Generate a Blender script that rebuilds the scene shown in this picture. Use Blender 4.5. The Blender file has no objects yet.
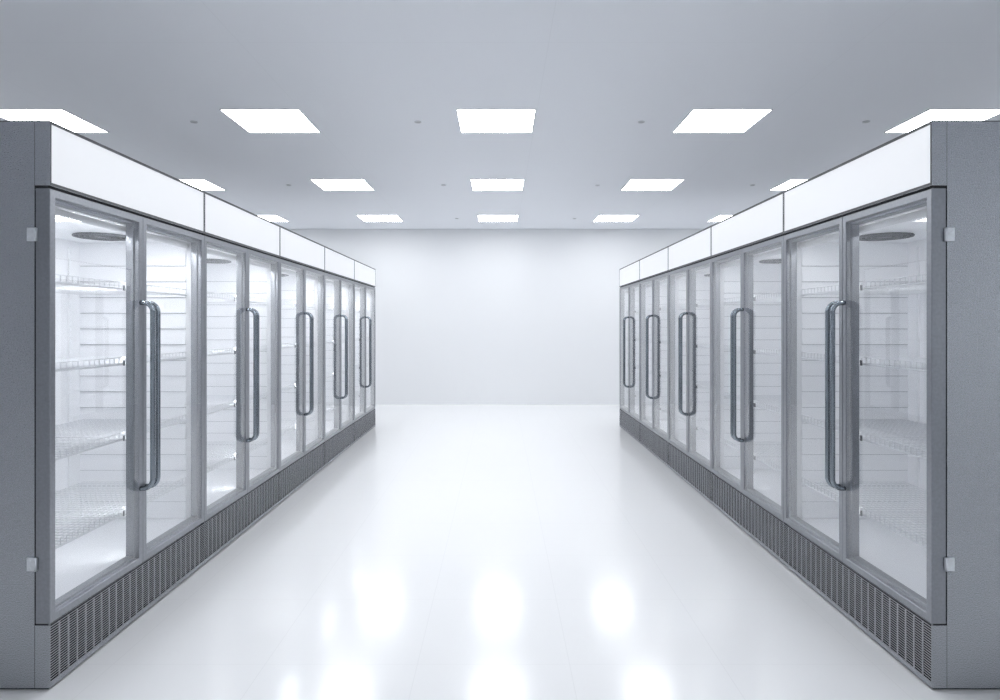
import bpy, bmesh, math
from mathutils import Vector

SC = bpy.context.scene
COL = SC.collection
FPX = 640.0            # focal length in pixels of the 1000x700 frame
EYE = 1.409            # camera height

# ------------------------------------------------------------------ camera
cd = bpy.data.cameras.new('camera')
cam = bpy.data.objects.new('camera', cd)
COL.objects.link(cam)
cam.location = (0, 0, EYE)
cam.rotation_euler = (math.radians(90), 0, 0)
cd.sensor_width = 36.0
cd.lens = FPX / 1000.0 * 36.0
cd.shift_y = -0.024
cd.clip_start = 0.02
SC.camera = cam

# ------------------------------------------------------------------ world, exposure, light levels
w = bpy.data.worlds.new('world')
SC.world = w
w.use_nodes = True
w.node_tree.nodes['Background'].inputs[0].default_value = (0.90, 0.95, 1.0, 1)
w.node_tree.nodes['Background'].inputs[1].default_value = 1.8
SC.view_settings.view_transform = 'Standard'
SC.view_settings.look = 'None'
SC.view_settings.gamma = 1.0
SC.view_settings.use_curve_mapping = False
SC.view_settings.exposure = 0.0
TROFFER = 13.9          # ceiling panels
CANOPY = 0.34          # light boxes above the doors
FILL_LEFT, FILL_RIGHT = 48.0, 15.0  # hidden strips added to brighten the freezer interiors
BAR_LEFT, BAR_RIGHT = 0.1, 0.1
LIGHT_COL = (0.957, 0.976, 1.0, 1)
try:
    SC.cycles.use_denoising = True
    SC.cycles.denoising_prefilter = 'NONE'
    SC.cycles.transparent_max_bounces = 32
    SC.cycles.max_bounces = 12
    SC.cycles.diffuse_bounces = 9
    SC.cycles.glossy_bounces = 5
    SC.cycles.sample_clamp_indirect = 6.0
    SC.cycles.caustics_reflective = False
except Exception:
    pass


# ------------------------------------------------------------------ materials
def new_mat(name):
    m = bpy.data.materials.new(name)
    m.use_nodes = True
    nt = m.node_tree
    return m, nt, nt.nodes['Principled BSDF']


def link(nt, a, b):
    nt.links.new(a, b)


def noise_bump(nt, bsdf, scale, strength, dist, stretch=(1, 1, 1), detail=3.0):
    tc = nt.nodes.new('ShaderNodeTexCoord')
    mp = nt.nodes.new('ShaderNodeMapping')
    mp.inputs['Scale'].default_value = stretch
    nz = nt.nodes.new('ShaderNodeTexNoise')
    nz.inputs['Scale'].default_value = scale
    nz.inputs['Detail'].default_value = detail
    bp = nt.nodes.new('ShaderNodeBump')
    bp.inputs['Strength'].default_value = strength
    bp.inputs['Distance'].default_value = dist
    link(nt, tc.outputs['Object'], mp.inputs['Vector'])
    link(nt, mp.outputs['Vector'], nz.inputs['Vector'])
    link(nt, nz.outputs['Fac'], bp.inputs['Height'])
    link(nt, bp.outputs['Normal'], bsdf.inputs['Normal'])
    return mp, nz


def metal(name, col, rough, scale=60, strength=0.1, dist=0.001, stretch=(1, 1, 1), detail=3.0, metallic=1.0):
    m, nt, b = new_mat(name)
    b.inputs['Metallic'].default_value = metallic
    b.inputs['Roughness'].default_value = rough
    mp, nz = noise_bump(nt, b, scale, strength, dist, stretch, detail)
    rp = nt.nodes.new('ShaderNodeValToRGB')
    rp.color_ramp.elements[0].position = 0.3
    rp.color_ramp.elements[1].position = 0.7
    rp.color_ramp.elements[0].color = (col[0] * .93, col[1] * .93, col[2] * .93, 1)
    rp.color_ramp.elements[1].color = (min(1, col[0] * 1.05), min(1, col[1] * 1.05), min(1, col[2] * 1.05), 1)
    link(nt, nz.outputs['Fac'], rp.inputs['Fac'])
    link(nt, rp.outputs['Color'], b.inputs['Base Color'])
    return m


def plain(name, col, rough=0.5, scale=40, var=0.03, spec=0.5, bump=0.02):
    m, nt, b = new_mat(name)
    b.inputs['Roughness'].default_value = rough
    b.inputs['Specular IOR Level'].default_value = spec
    mp, nz = noise_bump(nt, b, scale, bump, 0.001)
    rp = nt.nodes.new('ShaderNodeValToRGB')
    rp.color_ramp.elements[0].color = (col[0] * (1 - var), col[1] * (1 - var), col[2] * (1 - var), 1)
    rp.color_ramp.elements[1].color = (min(1, col[0] * (1 + var)), min(1, col[1] * (1 + var)), min(1, col[2] * (1 + var)), 1)
    link(nt, nz.outputs['Fac'], rp.inputs['Fac'])
    link(nt, rp.outputs['Color'], b.inputs['Base Color'])
    return m


def glow(name, strength, col=LIGHT_COL, base=(.60, .61, .63), sampling='FRONT'):
    m, nt, b = new_mat(name)
    b.inputs['Base Color'].default_value = (*base, 1)
    b.inputs['Roughness'].default_value = 0.35
    b.inputs['Emission Color'].default_value = col
    b.inputs['Emission Strength'].default_value = strength
    m.cycles.emission_sampling = sampling
    return m


def grid_mat(name, col, rough, step, off, line, dark, bump=0.3, spec=0.5, noise_scale=1.2, coat=0.0):
    """painted / tiled plane with faint joints laid out in world metres"""
    m, nt, b = new_mat(name)
    b.inputs['Roughness'].default_value = rough
    b.inputs['Specular IOR Level'].default_value = spec
    b.inputs['Coat Weight'].default_value = coat
    b.inputs['Coat Roughness'].default_value = 0.05
    geo = nt.nodes.new('ShaderNodeNewGeometry')
    sp = nt.nodes.new('ShaderNodeSeparateXYZ')
    link(nt, geo.outputs['Position'], sp.inputs[0])
    outs = []
    for ax in (0, 1):
        a = nt.nodes.new('ShaderNodeMath'); a.operation = 'SUBTRACT'; a.inputs[1].default_value = off[ax]
        link(nt, sp.outputs[ax], a.inputs[0])
        p = nt.nodes.new('ShaderNodeMath'); p.operation = 'PINGPONG'; p.inputs[1].default_value = step[ax] / 2
        link(nt, a.outputs[0], p.inputs[0])
        l = nt.nodes.new('ShaderNodeMath'); l.operation = 'LESS_THAN'; l.inputs[1].default_value = line / 2
        link(nt, p.outputs[0], l.inputs[0])
        outs.append(l)
    mx = nt.nodes.new('ShaderNodeMath'); mx.operation = 'MAXIMUM'
    link(nt, outs[0].outputs[0], mx.inputs[0]); link(nt, outs[1].outputs[0], mx.inputs[1])
    nz = nt.nodes.new('ShaderNodeTexNoise'); nz.inputs['Scale'].default_value = noise_scale
    nz.inputs['Detail'].default_value = 4
    link(nt, geo.outputs['Position'], nz.inputs['Vector'])
    rp = nt.nodes.new('ShaderNodeValToRGB')
    rp.color_ramp.elements[0].color = (col[0] * .985, col[1] * .985, col[2] * .985, 1)
    rp.color_ramp.elements[1].color = (*col, 1)
    link(nt, nz.outputs['Fac'], rp.inputs['Fac'])
    mix = nt.nodes.new('ShaderNodeMix'); mix.data_type = 'RGBA'
    mix.inputs['B'].default_value = (col[0] * dark, col[1] * dark, col[2] * dark, 1)
    link(nt, mx.outputs[0], mix.inputs['Factor'])
    link(nt, rp.outputs['Color'], mix.inputs['A'])
    link(nt, mix.outputs['Result'], b.inputs['Base Color'])
    return m


def glass_mat(name):
    """clear thin pane: fresnel reflection over straight-through transmission"""
    m = bpy.data.materials.new(name); m.use_nodes = True
    nt = m.node_tree
    for n in list(nt.nodes):
        nt.nodes.remove(n)
    out = nt.nodes.new('ShaderNodeOutputMaterial')
    tr = nt.nodes.new('ShaderNodeBsdfTransparent'); tr.inputs[0].default_value = (0.975, 0.98, 0.985, 1)
    gl = nt.nodes.new('ShaderNodeBsdfGlossy'); gl.inputs['Roughness'].default_value = 0.015
    gl.inputs[0].default_value = (1, 1, 1, 1)
    fr = nt.nodes.new('ShaderNodeFresnel')
    ge = nt.nodes.new('ShaderNodeNewGeometry')      # same reflectance on both faces of the thin pane
    mr = nt.nodes.new('ShaderNodeMapRange')
    mr.inputs['To Min'].default_value = 1.45; mr.inputs['To Max'].default_value = 1 / 1.45
    link(nt, ge.outputs['Backfacing'], mr.inputs['Value'])
    link(nt, mr.outputs['Result'], fr.inputs[0])
    mx = nt.nodes.new('ShaderNodeMixShader')
    link(nt, fr.outputs[0], mx.inputs[0]); link(nt, tr.outputs[0], mx.inputs[1]); link(nt, gl.outputs[0], mx.inputs[2])
    link(nt, mx.outputs[0], out.inputs[0])
    return m


M = {}
M['floor'] = grid_mat('glossy_white_floor_tile', (.845, .847, .85), .16, (.634, .634), (.29, 3.30), .003, .93, spec=.5)
M['ceiling'] = grid_mat('grey_ceiling_paint', (.80, .82, .86), .75, (1.902, 2.454), (.30, 3.934), .005, .95, spec=.2)
M['wall'] = plain('white_wall_paint', (.78, .79, .805), .7, 2.0, .008, .3, .01)
M['frame'] = metal('satin_door_frame_metal', (.29, .30, .322), .31, 80, .02, .0002, (1, 1, 1))
M['side'] = metal('hammered_sheet_steel', (.40, .413, .437), .21, 200, .9, .002, (1, 1, 1), 1.5)
M['trim'] = plain('dark_grey_trim_paint', (.085, .088, .096), .5, 80)
M['handle'] = metal('polished_grey_handle_metal', (.25, .28, .31), .2, 60, .03)
M['grille'] = metal('grille_metal', (.50, .51, .54), .45, 80, .05, metallic=.6)
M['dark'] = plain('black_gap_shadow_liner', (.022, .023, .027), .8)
M['gasket'] = plain('dark_rubber_gasket', (.06, .062, .07), .6)
M['liner'] = plain('white_enamel_liner', (.90, .905, .92), .35, 20, .01, .4, .01)
M['lap_shade'] = plain('grey_lap_shade', (.42, .43, .45), .6)  # grey painted in for the shadow line between lapped boards
M['wire'] = plain('white_coated_wire', (.72, .73, .75), .35, 60, .02)
M['clip'] = plain('grey_plastic_clip', (.16, .165, .18), .6)
M['fan'] = plain('dark_fan_plastic', (.10, .105, .115), .5)
M['post'] = plain('grey_post_plastic', (.20, .205, .22), .5)
M['hinge'] = metal('pale_zinc_hinge_metal', (.74, .76, .79), .42, 80, .05)
M['troffer'] = glow('lit_ceiling_panel', TROFFER)
M['troffer_frame'] = plain('grey_ceiling_frame', (.42, .43, .45), .5)
M['canopy'] = glow('lit_canopy_acrylic', CANOPY, (.965, .975, 1, 1), sampling='NONE')
M['post_left'] = glow('post_fill_bright', FILL_LEFT * .8)
M['post_right'] = glow('post_fill_dim', FILL_RIGHT * .6)
M['fill_left'] = glow('fill_strip_bright', FILL_LEFT)
M['fill_right'] = glow('fill_strip_dim', FILL_RIGHT)
M['bar_left'] = glow('lit_header_tube_a', BAR_LEFT, sampling='NONE')
M['bar_right'] = glow('lit_header_tube_b', BAR_RIGHT, sampling='NONE')
M['glass'] = glass_mat('clear_door_glass')
M['sensor'] = plain('ceiling_fitting_grey', (.60, .61, .64), .5)


# ------------------------------------------------------------------ mesh helpers
class MB:
    """collects shapes into one mesh; s mirrors x so one builder serves both rows"""
    def __init__(self, s=1):
        self.bm = bmesh.new(); self.s = s

    def v(self, x, y, z):
        return self.bm.verts.new((self.s * x, y, z))

    def box(self, x0, x1, y0, y1, z0, z1, bevel=0.0, only=None):
        vs = [self.v(x, y, z) for x in (x0, x1) for y in (y0, y1) for z in (z0, z1)]
        fs = [(0, 1, 3, 2), (4, 6, 7, 5), (0, 4, 5, 1), (2, 3, 7, 6), (0, 2, 6, 4), (1, 5, 7, 3)]
        faces = [self.bm.faces.new([vs[i] for i in f]) for f in fs]
        if bevel:
            es = set(e for f in faces for e in f.edges)
            bmesh.ops.bevel(self.bm, geom=list(es), offset=bevel, segments=2, affect='EDGES', profile=.6)

    def tube(self, pts, r, seg=6, cap=True):
        rings = []
        n = len(pts)
        up = None
        for i, p in enumerate(pts):
            p = Vector(p)
            a = Vector(pts[max(0, i - 1)]); b = Vector(pts[min(n - 1, i + 1)])
            d = (b - a).normalized()
            if up is None:
                ref = Vector((0, 1, 0)) if abs(d.y) < .9 else Vector((1, 0, 0))
                up = d.cross(ref).normalized()
            up = (up - d * up.dot(d)).normalized()
            sd = d.cross(up)
            ring = []
            for k in range(seg):
                t = 2 * math.pi * k / seg
                q = p + up * math.cos(t) * r + sd * math.sin(t) * r
                ring.append(self.v(q.x, q.y, q.z))
            rings.append(ring)
        for i in range(n - 1):
            for k in range(seg):
                f = self.bm.faces.new([rings[i][k], rings[i][(k + 1) % seg], rings[i + 1][(k + 1) % seg], rings[i + 1][k]])
                f.smooth = seg > 6
        if cap:
            self.bm.faces.new(rings[0]); self.bm.faces.new(rings[-1])

    def rings(self, prof, y0, y1, z0, z1):
        """mitred rectangular frame: prof = [(inset, depth)...] closed"""
        rr = []
        for (wi, d) in prof:
            rr.append([self.v(d, y0 + wi, z0 + wi), self.v(d, y1 - wi, z0 + wi), self.v(d, y1 - wi, z1 - wi), self.v(d, y0 + wi, z1 - wi)])
        n = len(rr)
        for i in range(n):
            a, b = rr[i], rr[(i + 1) % n]
            for k in range(4):
                self.bm.faces.new([a[k], a[(k + 1) % 4], b[(k + 1) % 4], b[k]])

    def disc(self, cx, cy, z0, z1, r, seg=24, smooth=False):
        a = [self.v(cx + r * math.cos(2 * math.pi * k / seg), cy + r * math.sin(2 * math.pi * k / seg), z0) for k in range(seg)]
        b = [self.v(cx + r * math.cos(2 * math.pi * k / seg), cy + r * math.sin(2 * math.pi * k / seg), z1) for k in range(seg)]
        for k in range(seg):
            self.bm.faces.new([a[k], a[(k + 1) % seg], b[(k + 1) % seg], b[k]])
        self.bm.faces.new(a); self.bm.faces.new(b)

    def ringz(self, cx, cy, z, R, r, seg=28, sub=6):
        rr = []
        for i in range(seg):
            t = 2 * math.pi * i / seg
            rr.append([self.v(cx + (R + r * math.cos(2 * math.pi * k / sub)) * math.cos(t),
                              cy + (R + r * math.cos(2 * math.pi * k / sub)) * math.sin(t),
                              z + r * math.sin(2 * math.pi * k / sub)) for k in range(sub)])
        for i in range(seg):
            a, b = rr[i], rr[(i + 1) % seg]
            for k in range(sub):
                self.bm.faces.new([a[k], a[(k + 1) % sub], b[(k + 1) % sub], b[k]])

    def build(self, name, mat, parent=None, loc=(0, 0, 0)):
        bmesh.ops.recalc_face_normals(self.bm, faces=self.bm.faces[:])
        me = bpy.data.meshes.new(name)
        self.bm.to_mesh(me); self.bm.free()
        me.materials.append(mat)
        o = bpy.data.objects.new(name, me)
        COL.objects.link(o)
        o.location = loc
        if parent:
            o.parent = parent
        return o


def structure(o):
    o['kind'] = 'structure'
    return o


def empty(name, loc):
    o = bpy.data.objects.new(name, None)
    COL.objects.link(o); o.location = loc
    o.empty_display_size = .2
    return o


def tag(o, label, cat, group=None):
    o['label'] = label; o['category'] = cat
    if group:
        o['group'] = group


def copy_tree(o, parent=None):
    c = o.copy(); COL.objects.link(c); c.parent = parent
    for ch in [k for k in ALL if k.parent == o]:
        copy_tree(ch, c)
    return c


# ------------------------------------------------------------------ the room
CEIL = 3.152
XW0, XW1, YW0, YW1 = -5.6, 5.6, -4.6, 11.5
T = .12
b = MB(); b.box(XW0 - T, XW1 + T, YW0 - T, YW1 + T, -T, 0); structure(b.build('floor', M['floor']))
b = MB(); b.box(XW0 - T, XW1 + T, YW0 - T, YW1 + T, CEIL, CEIL + T); structure(b.build('ceiling', M['ceiling']))
b = MB(); b.box(XW0 - T, XW1 + T, YW1, YW1 + T, 0, CEIL); structure(b.build('wall_back', M['wall']))
b = MB(); b.box(XW0 - T, XW0, YW0, YW1, 0, CEIL); structure(b.build('wall_left', M['wall']))
WY0, WY1, WZ0, WZ1 = -2.8, -.5, .45, 3.0      # unseen window added behind the camera for reflections on the end panels
b = MB()
b.box(XW1, XW1 + T, YW0, WY0, 0, CEIL); b.box(XW1, XW1 + T, WY1, YW1, 0, CEIL)
b.box(XW1, XW1 + T, WY0, WY1, 0, WZ0); b.box(XW1, XW1 + T, WY0, WY1, WZ1, CEIL)
structure(b.build('wall_right', M['wall']))
b = MB()
for k in range(4):
    y = WY0 + .025 + (WY1 - WY0 - .05) * k / 3
    b.box(XW1 + .03, XW1 + .09, y - .025, y + .025, WZ0, WZ1)
b.box(XW1 + .03, XW1 + .09, WY0, WY1, WZ0, WZ0 + .05); b.box(XW1 + .03, XW1 + .09, WY0, WY1, WZ1 - .05, WZ1)
wf = structure(b.build('added_window_1', M['frame']))
b = MB(); b.box(XW1 + .055, XW1 + .061, WY0 + .01, WY1 - .01, WZ0 + .01, WZ1 - .01)
b.build('glass_pane', M['glass'], wf)
b = MB(); b.box(XW0 - T, XW1 + T, YW0 - T, YW0, 0, CEIL); structure(b.build('wall_front', M['wall']))

# ------------------------------------------------------------------ ceiling light panels
LX, LY, SP_X, SP_Y = -.031, 5.447, 1.902, 2.452


def ceiling_light():
    root = empty('ceiling_light', (0, 0, CEIL))
    f = MB()
    hx, hy, e = .314, .301, .006
    f.box(-hx - e, hx + e, -hy - e, -hy, -.006, -.0005); f.box(-hx - e, hx + e, hy, hy + e, -.006, -.0005)
    f.box(-hx - e, -hx, -hy, hy, -.006, -.0005); f.box(hx, hx + e, -hy, hy, -.006, -.0005)
    f.build('frame', M['troffer_frame'], root)
    d = MB(); d.box(-hx + .0005, hx - .0005, -hy + .0005, hy - .0005, -.004, -.0005)
    d.build('diffuser', M['troffer'], root)
    return root


proto = ceiling_light()
ALL = list(COL.objects)
col_names = {-2: 'over the left freezers', -1: 'left of the aisle centre', 0: 'in the middle of the aisle',
             1: 'right of the aisle centre', 2: 'over the right freezers'}
row_names = {2: 'nearest the back wall', 1: 'second from the back wall', 0: 'largest row, farthest from back wall',
             -1: 'just above the picture', -3: 'added out of view behind the camera'}
first = True
for j in (0, 1, 2, -1, -3):
    for i in (-2, -1, 0, 1, 2):
        if j == -3 and abs(i) > 1:
            continue  # short row added behind the camera to brighten the steel end panels
        o = proto if first else copy_tree(proto)
        first = False
        o.location = (LX + SP_X * i, LY + SP_Y * j, CEIL)
        tag(o, 'square lit panel ' + col_names[i] + ', ' + row_names[j], 'ceiling light', 'square lit panels in the ceiling')

# small round fittings between the lights
sroot = empty('ceiling_sensor', (0, 0, CEIL))
b = MB(); b.ringz(0, 0, -.004, .026, .005); b.build('rim', M['sensor'], sroot)
b = MB(); b.disc(0, 0, -.006, -.0006, .021, 20); b.build('lens', M['troffer_frame'], sroot)
ALL = list(COL.objects)
first = True
scol = {-2.61: 'left', -.70: 'centre left', 1.205: 'centre right', 3.12: 'right'}
srow = {0: 'beside the largest visible light panels', 1: 'beside the middle row of light panels',
        2: 'beside the light panels nearest the back wall'}
for j in (0, 1, 2):
    for x in (-2.61, -.70, 1.205, 3.12):
        if j == 2 and abs(x) > 2:
            continue
        o = sroot if first else copy_tree(sroot)
        first = False
        o.location = (x, LY + .01 + SP_Y * j, CEIL)
        tag(o, 'tiny round grey ceiling fitting, %s, %s' % (scol[x], srow[j]), 'ceiling fitting', 'small round fittings in the ceiling')

# ------------------------------------------------------------------ the glass-door freezers
L = 1.293
Y0 = 2.472
W = L - .0012             # built width, a hair under the pitch
Z_BASE, Z_DOOR0, Z_DOOR1, Z_CAN, Z_TOP = .252, .258, 1.941, 1.952, 2.198
CAV_X0, CAV_X1, CAV_Z0, CAV_Z1, CAV_Y = .062, .709, .286, 1.895, .030
DEPTH = .80
SHELVES = (.499, .863, 1.227, 1.591)
D_GAP = .0015


def make_door(root, s, y0, y1, handle_y):
    prof = [(0, .055), (0, .002), (.002, 0), (.029, 0), (.0315, .0025), (.0325, .019), (.0345, .021), (.043, .021),
            (.0455, .024), (.047, .044), (.047, .055)]
    b = MB(s); b.rings(prof, y0, y1, Z_DOOR0, Z_DOOR1)
    door = b.build('door', M['frame'], root)
    b = MB(s); b.box(.0035, .0075, y0 + .0326, y1 - .0326, Z_DOOR0 + .0326, Z_DOOR1 - .0326)
    b.build('glass_pane', M['glass'], door)
    b = MB(s)
    g = .006
    b.rings([(g, .0552), (g, .0615), (g + .02, .0615), (g + .02, .0552)], y0, y1, Z_DOOR0, Z_DOOR1)
    b.build('gasket', M['gasket'], door)
    # D-shaped pull handle
    r, R, out = .0112, .045, .060
    za, zb = .612 + r, 1.533 - r
    pts = [(-.0006, handle_y, za)]
    for k in range(9):
        t = math.pi / 2 * k / 8
        pts.append((-(out - R) - R * math.sin(t), handle_y, za + R - R * math.cos(t)))
    for k in range(9):
        t = math.pi / 2 * k / 8
        pts.append((-(out - R) - R * math.cos(t), handle_y, zb - R + R * math.sin(t)))
    pts.append((-.0006, handle_y, zb))
    b = MB(s); b.tube(pts, r, 14)
    b.build('handle', M['handle'], door)
    return door


def make_shelf(root, s, y0, y1, z, centre_y):
    x0, x1 = .092, .690
    b = MB(s)
    n = int((x1 - x0) / .027)
    for i in range(n + 1):
        x = x0 + (x1 - x0) * i / n
        b.tube([(x, y0, z), (x, y1, z)], .0021, 5)
    m = int((y1 - y0) / .037)
    for i in range(m + 1):
        y = y0 + .003 + (y1 - y0 - .006) * i / m
        b.tube([(x0, y, z + .0035), (x1, y, z + .0035)], .0021, 5)
    sh = b.build('wire_shelf', M['wire'], root)
    # low fence along the front edge
    f = MB(s)
    f.tube([(x0 - .004, y0, z + .030), (x0 - .004, y1, z + .030)], .0022, 5)
    f.tube([(x0 - .004, y0, z - .004), (x0 - .004, y1, z - .004)], .0035, 6)
    for i in range(m + 1):
        y = y0 + .003 + (y1 - y0 - .006) * i / m
        f.tube([(x0 - .0035, y, z - .006), (x0 - .0035, y, z + .030)], .0024, 5)
    f.build('front_rail', M['wire'], sh)
    c = MB(s)
    ye = y1 if centre_y > y1 else y0
    sg = 1 if centre_y > y1 else -1
    ya, yb = sorted((ye - sg * .015, ye - sg * .001))
    c.box(x0 - .014, x0 - .007, ya, yb, z - .010, z + .016, .001)
    c.build('shelf_clip', M['clip'], sh)
    return sh


def make_freezer(s, fill, post_fill, bar):
    root = empty('display_freezer', (0, 0, 0))
    # outer sheet-metal body
    b = MB(s)
    zb = .010
    b.box(.059, DEPTH, 0, .012, zb, Z_TOP)
    b.box(.059, DEPTH, W - .012, W, zb, Z_TOP)
    b.box(DEPTH - .012, DEPTH, .012, W - .012, zb, Z_TOP)
    b.box(.059, DEPTH - .012, .012, W - .012, Z_TOP - .012, Z_TOP)
    b.box(.059, DEPTH - .012, .012, W - .012, zb, zb + .012)
    b.build('body', M['side'], root)
    # recessed plinth
    b = MB(s); b.box(.012, DEPTH - .02, .01, W - .01, 0, .0098)
    b.build('plinth', M['dark'], root)
    # dark top cap
    b = MB(s); b.box(0, DEPTH, 0, W, Z_TOP + .0002, Z_TOP + .0045)
    b.build('top_cap', M['trim'], root)
    # insulated white liner
    b = MB(s)
    y0, y1 = CAV_Y, W - CAV_Y
    b.box(CAV_X0, CAV_X1 + .03, .0125, y0, CAV_Z0 - .03, CAV_Z1 + .03)
    b.box(CAV_X0, CAV_X1 + .03, y1, W - .0125, CAV_Z0 - .03, CAV_Z1 + .03)
    b.box(CAV_X1, CAV_X1 + .03, y0, y1, CAV_Z0 - .03, CAV_Z1 + .03)
    b.box(CAV_X0, CAV_X1, y0, y1, CAV_Z0 - .03, CAV_Z0)
    b.box(CAV_X0, CAV_X1, y0, y1, CAV_Z1, CAV_Z1 + .03)
    b.build('liner', M['liner'], root)
    # lapped boards on both inner side walls
    for side in (0, 1):
        b = MB(s)
        yw = y0 if side == 0 else y1
        sg = 1 if side == 0 else -1
        top = 1.756
        edges = [CAV_Z1 - .0005]
        z = top
        while z > CAV_Z0 + .02:
            edges.append(z); z -= .0915
        edges.append(CAV_Z0 + .0005)
        for k in range(len(edges) - 1):
            zt, zl = edges[k], edges[k + 1]
            xa, xb = CAV_X0 + .03, CAV_X1 - .0005
            e = .0003
            A = [b.v(xa, yw + sg * e, zt), b.v(xa, yw + sg * .0015, zt), b.v(xa, yw + sg * .010, zl + .004), b.v(xa, yw + sg * e, zl + .004)]
            B = [b.v(xb, yw + sg * e, zt), b.v(xb, yw + sg * .0015, zt), b.v(xb, yw + sg * .010, zl + .004), b.v(xb, yw + sg * e, zl + .004)]
            for q in range(4):
                b.bm.faces.new([A[q], A[(q + 1) % 4], B[(q + 1) % 4], B[q]])
            b.bm.faces.new(A); b.bm.faces.new(B)
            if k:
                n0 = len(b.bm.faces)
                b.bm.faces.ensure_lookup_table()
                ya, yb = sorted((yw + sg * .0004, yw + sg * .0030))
                b.box(xa, xb, ya, yb, zt + .0004, zt + .0036)  # grey strip drawn as the shade under the board above
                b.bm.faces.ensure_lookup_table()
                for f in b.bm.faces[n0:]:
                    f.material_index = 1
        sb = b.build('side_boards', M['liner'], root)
        sb.data.materials.append(M['lap_shade'])
    # slotted shelf standards on the back wall
    for ys in (y0 + .10, W / 2, y1 - .10):
        b = MB(s)
        xw = CAV_X1 - .0005
        b.box(xw - .010, xw - .0075, ys - .012, ys - .004, CAV_Z0 + .05, CAV_Z1 - .04)
        b.box(xw - .010, xw - .0075, ys + .004, ys + .012, CAV_Z0 + .05, CAV_Z1 - .04)
        b.box(xw - .0075, xw, ys - .012, ys + .012, CAV_Z0 + .05, CAV_Z1 - .04)
        k = 0
        z = CAV_Z0 + .06
        while z < CAV_Z1 - .05:
            b.box(xw - .010, xw - .0075, ys - .004, ys + .004, z, z + .010)
            z += .032
        b.build('shelf_standard', M['liner'], root)
    # mullion post between the doors
    b = MB(s); b.box(.0622, .0695, W / 2 - .008, W / 2 + .008, CAV_Z0 + .0005, CAV_Z1 - .0005)
    post = b.build('mullion_post', M['post'], root)
    b = MB(s)
    b.box(.0640, .0745, W / 2 - .0098, W / 2 - .0082, CAV_Z0 + .001, CAV_Z1 - .001)
    b.box(.0640, .0745, W / 2 + .0082, W / 2 + .0098, CAV_Z0 + .001, CAV_Z1 - .001)
    b.build('light_channel', M['post'], post)  # lips added to screen the strip's glow from view
    b = MB(s); b.box(.0698, .0706, W / 2 - .0078, W / 2 + .0078, CAV_Z0 + .06, CAV_Z1 - .08)
    b.build('fill_light_strip', post_fill, post)  # unseen strip added behind the mullion to light the shelves
    # header tube behind the top rail
    b = MB(s)
    b.tube([(.088, y0 + .004, CAV_Z1 - .0175), (.088, y1 - .004, CAV_Z1 - .0175)], .0165, 14)
    tube = b.build('header_tube', bar, root)
    b = MB(s); b.box(.1085, .1640, y0 + .22, y1 - .22, CAV_Z1 - .0035, CAV_Z1 - .0005)
    b.build('fill_light_strip', fill, tube)  # unseen strip added behind the tube to brighten the interior
    # fans in the inner ceiling
    for yc in (.325, .975):
        cx = .40
        b = MB(s)
        zc = CAV_Z1 - .006
        for R in (.035, .06, .085, .110, .135):
            b.ringz(cx, yc, zc, R, .004 if R < .13 else .0055)
        for a in range(6):
            t = math.pi * a / 3 + .3
            b.tube([(cx, yc, zc - .001), (cx + .133 * math.cos(t), yc + .133 * math.sin(t), zc - .001)], .003, 5)
        b.disc(cx, yc, zc - .004, zc + .004, .03, 18)
        fan = b.build('fan_guard', M['fan'], root)
        b = MB(s); b.disc(cx, yc, CAV_Z1 - .0016, CAV_Z1 - .0004, .130, 28)
        b.build('fan_opening', M['dark'], fan)
    # shelves: two half-width wire shelves on four levels
    for z in SHELVES:
        make_shelf(root, s, y0 + .008, W / 2 - .008, z, W / 2)
        make_shelf(root, s, W / 2 + .008, y1 - .008, z, W / 2)
    # doors
    yd = W / 2
    make_door(root, s, D_GAP, yd - D_GAP, yd - .024)
    make_door(root, s, yd + D_GAP, W - D_GAP, yd + .024)
    # light box canopy
    b = MB(s)
    ft = .0075
    b.rings([(0, .0575), (0, .0015), (.0015, 0), (ft, 0), (ft, .004), (ft, .0575)], 0, W, Z_CAN, Z_TOP)
    b.box(.050, .0575, ft, W - ft, Z_CAN + ft, Z_TOP - ft)
    can = b.build('canopy', M['side'], root)
    b = MB(s); e = .0003
    b.rings([(.0015, -.0012), (ft + .0005, -.0012), (ft + .0005, -.0001), (.0015, -.0001)], 0, W, Z_CAN, Z_TOP)
    b.box(-.0012, -.0001, ft + .0005, W - ft - .0005, Z_CAN + ft + .0005, Z_CAN + ft + .0045)
    b.build('edge_trim', M['trim'], can)
    b = MB(s); b.box(.0012, .048, ft + e, W - ft - e, Z_CAN + ft + e, Z_TOP - ft - e)
    b.build('lit_panel', M['canopy'], can)
    # base with louvred grille
    b = MB(s)
    z0, z1 = .010, Z_BASE
    b.box(0, .0575, 0, .004, z0, z1)
    b.box(0, .0575, W - .004, W, z0, z1)
    b.box(0, .0575, .004, W - .004, z0, .031)
    b.box(.012, .0575, .004, W - .004, z1 - .006, z1)
    base = b.build('base', M['side'], root)
    b = MB(s)
    gz0, gz1 = .031, z1 - .008
    n = 24
    pitch = (W - .008) / n
    for i in range(1, n):
        y = .004 + pitch * i
        b.box(.0004, .005, y - .0018, y + .0018, gz0, gz1)
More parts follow.
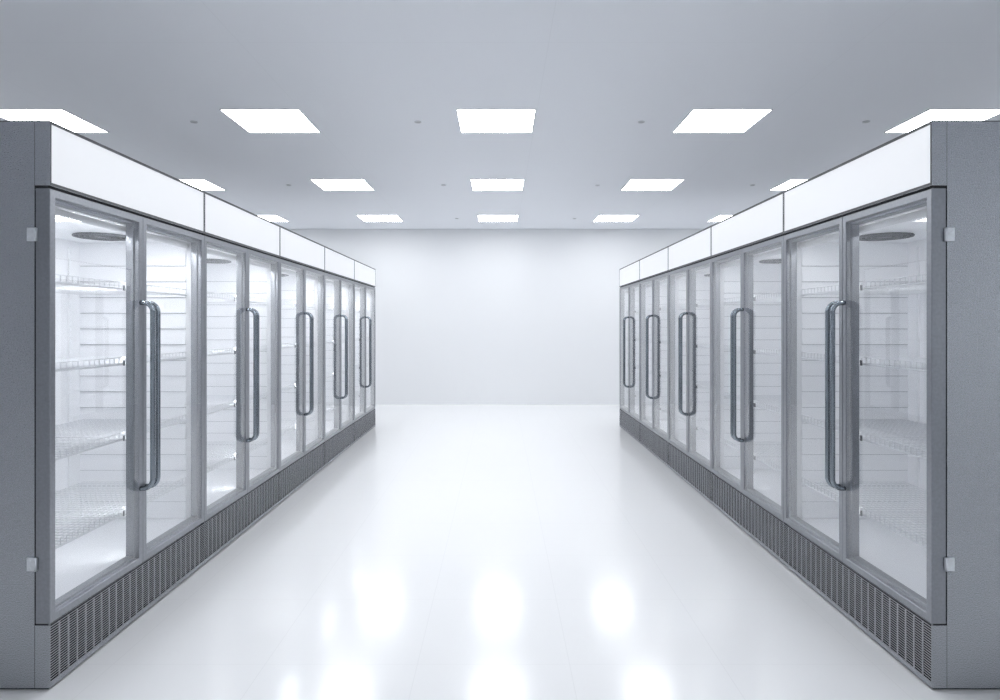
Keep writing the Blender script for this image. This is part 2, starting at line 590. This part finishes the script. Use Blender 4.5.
    nz = 21
    for k in range(nz + 1):
        z = gz0 + (gz1 - gz0) * k / nz
        q = [(.0008, z - .0013), (.0014, z - .0013), (.0014, z + .0013), (.0008, z + .0013)]
        A = [b.v(x, .004, zz) for x, zz in q]; B = [b.v(x, W - .004, zz) for x, zz in q]
        for t in range(4):
            b.bm.faces.new([A[t], A[(t + 1) % 4], B[(t + 1) % 4], B[t]])
        b.bm.faces.new(A); b.bm.faces.new(B)
    b.build('grille', M['grille'], base)
    b = MB(s); b.box(.022, .026, .0045, W - .0045, .0315, z1 - .0065)
    b.build('grille_backing', M['dark'], base)
    # black strips painting the shade in the gaps above and below the doors
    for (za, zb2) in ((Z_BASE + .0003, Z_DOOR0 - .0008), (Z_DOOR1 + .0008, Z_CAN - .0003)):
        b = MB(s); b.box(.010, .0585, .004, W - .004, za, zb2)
        b.build('gap_shade', M['dark'], root)
    return root


def add_hinges(root, s):
    door = [o for o in COL.objects if o.parent == root and o.name.startswith('door')][0]
    for zc in (.490, 1.762):
        b = MB(s)
        b.box(.046, .084, -.0075, -.0004, zc - .026, zc + .026, .0015)
        b.tube([(.050, -.0085, zc - .026), (.050, -.0085, zc + .026)], .004, 8)
        for dz in (-.014, .014):
            b.tube([(.072, -.0092, zc + dz), (.072, -.0070, zc + dz)], .004, 10)
        b.build('hinge', M['hinge'], door)


nth = ['nearest the camera, metal end panel showing', 'second from the camera', 'middle one of its row',
       'fourth from the camera', 'last one, nearest the back wall']
for s, x, side, fill, post_fill, bar in ((-1, -1.739, 'left', M['fill_left'], M['post_left'], M['bar_left']),
                                       (1, 1.668, 'right', M['fill_right'], M['post_right'], M['bar_right'])):
    proto = make_freezer(s, fill, post_fill, bar)
    ALL = list(COL.objects)
    for i in range(5):
        o = proto if i == 0 else copy_tree(proto)
        o.location = (x, Y0 + L * i, 0)
        tag(o, 'two-door glass freezer in the %s row, %s' % (side, nth[i]), 'freezer',
            'glass-door display freezers in the %s row' % side)
    add_hinges(proto, s)
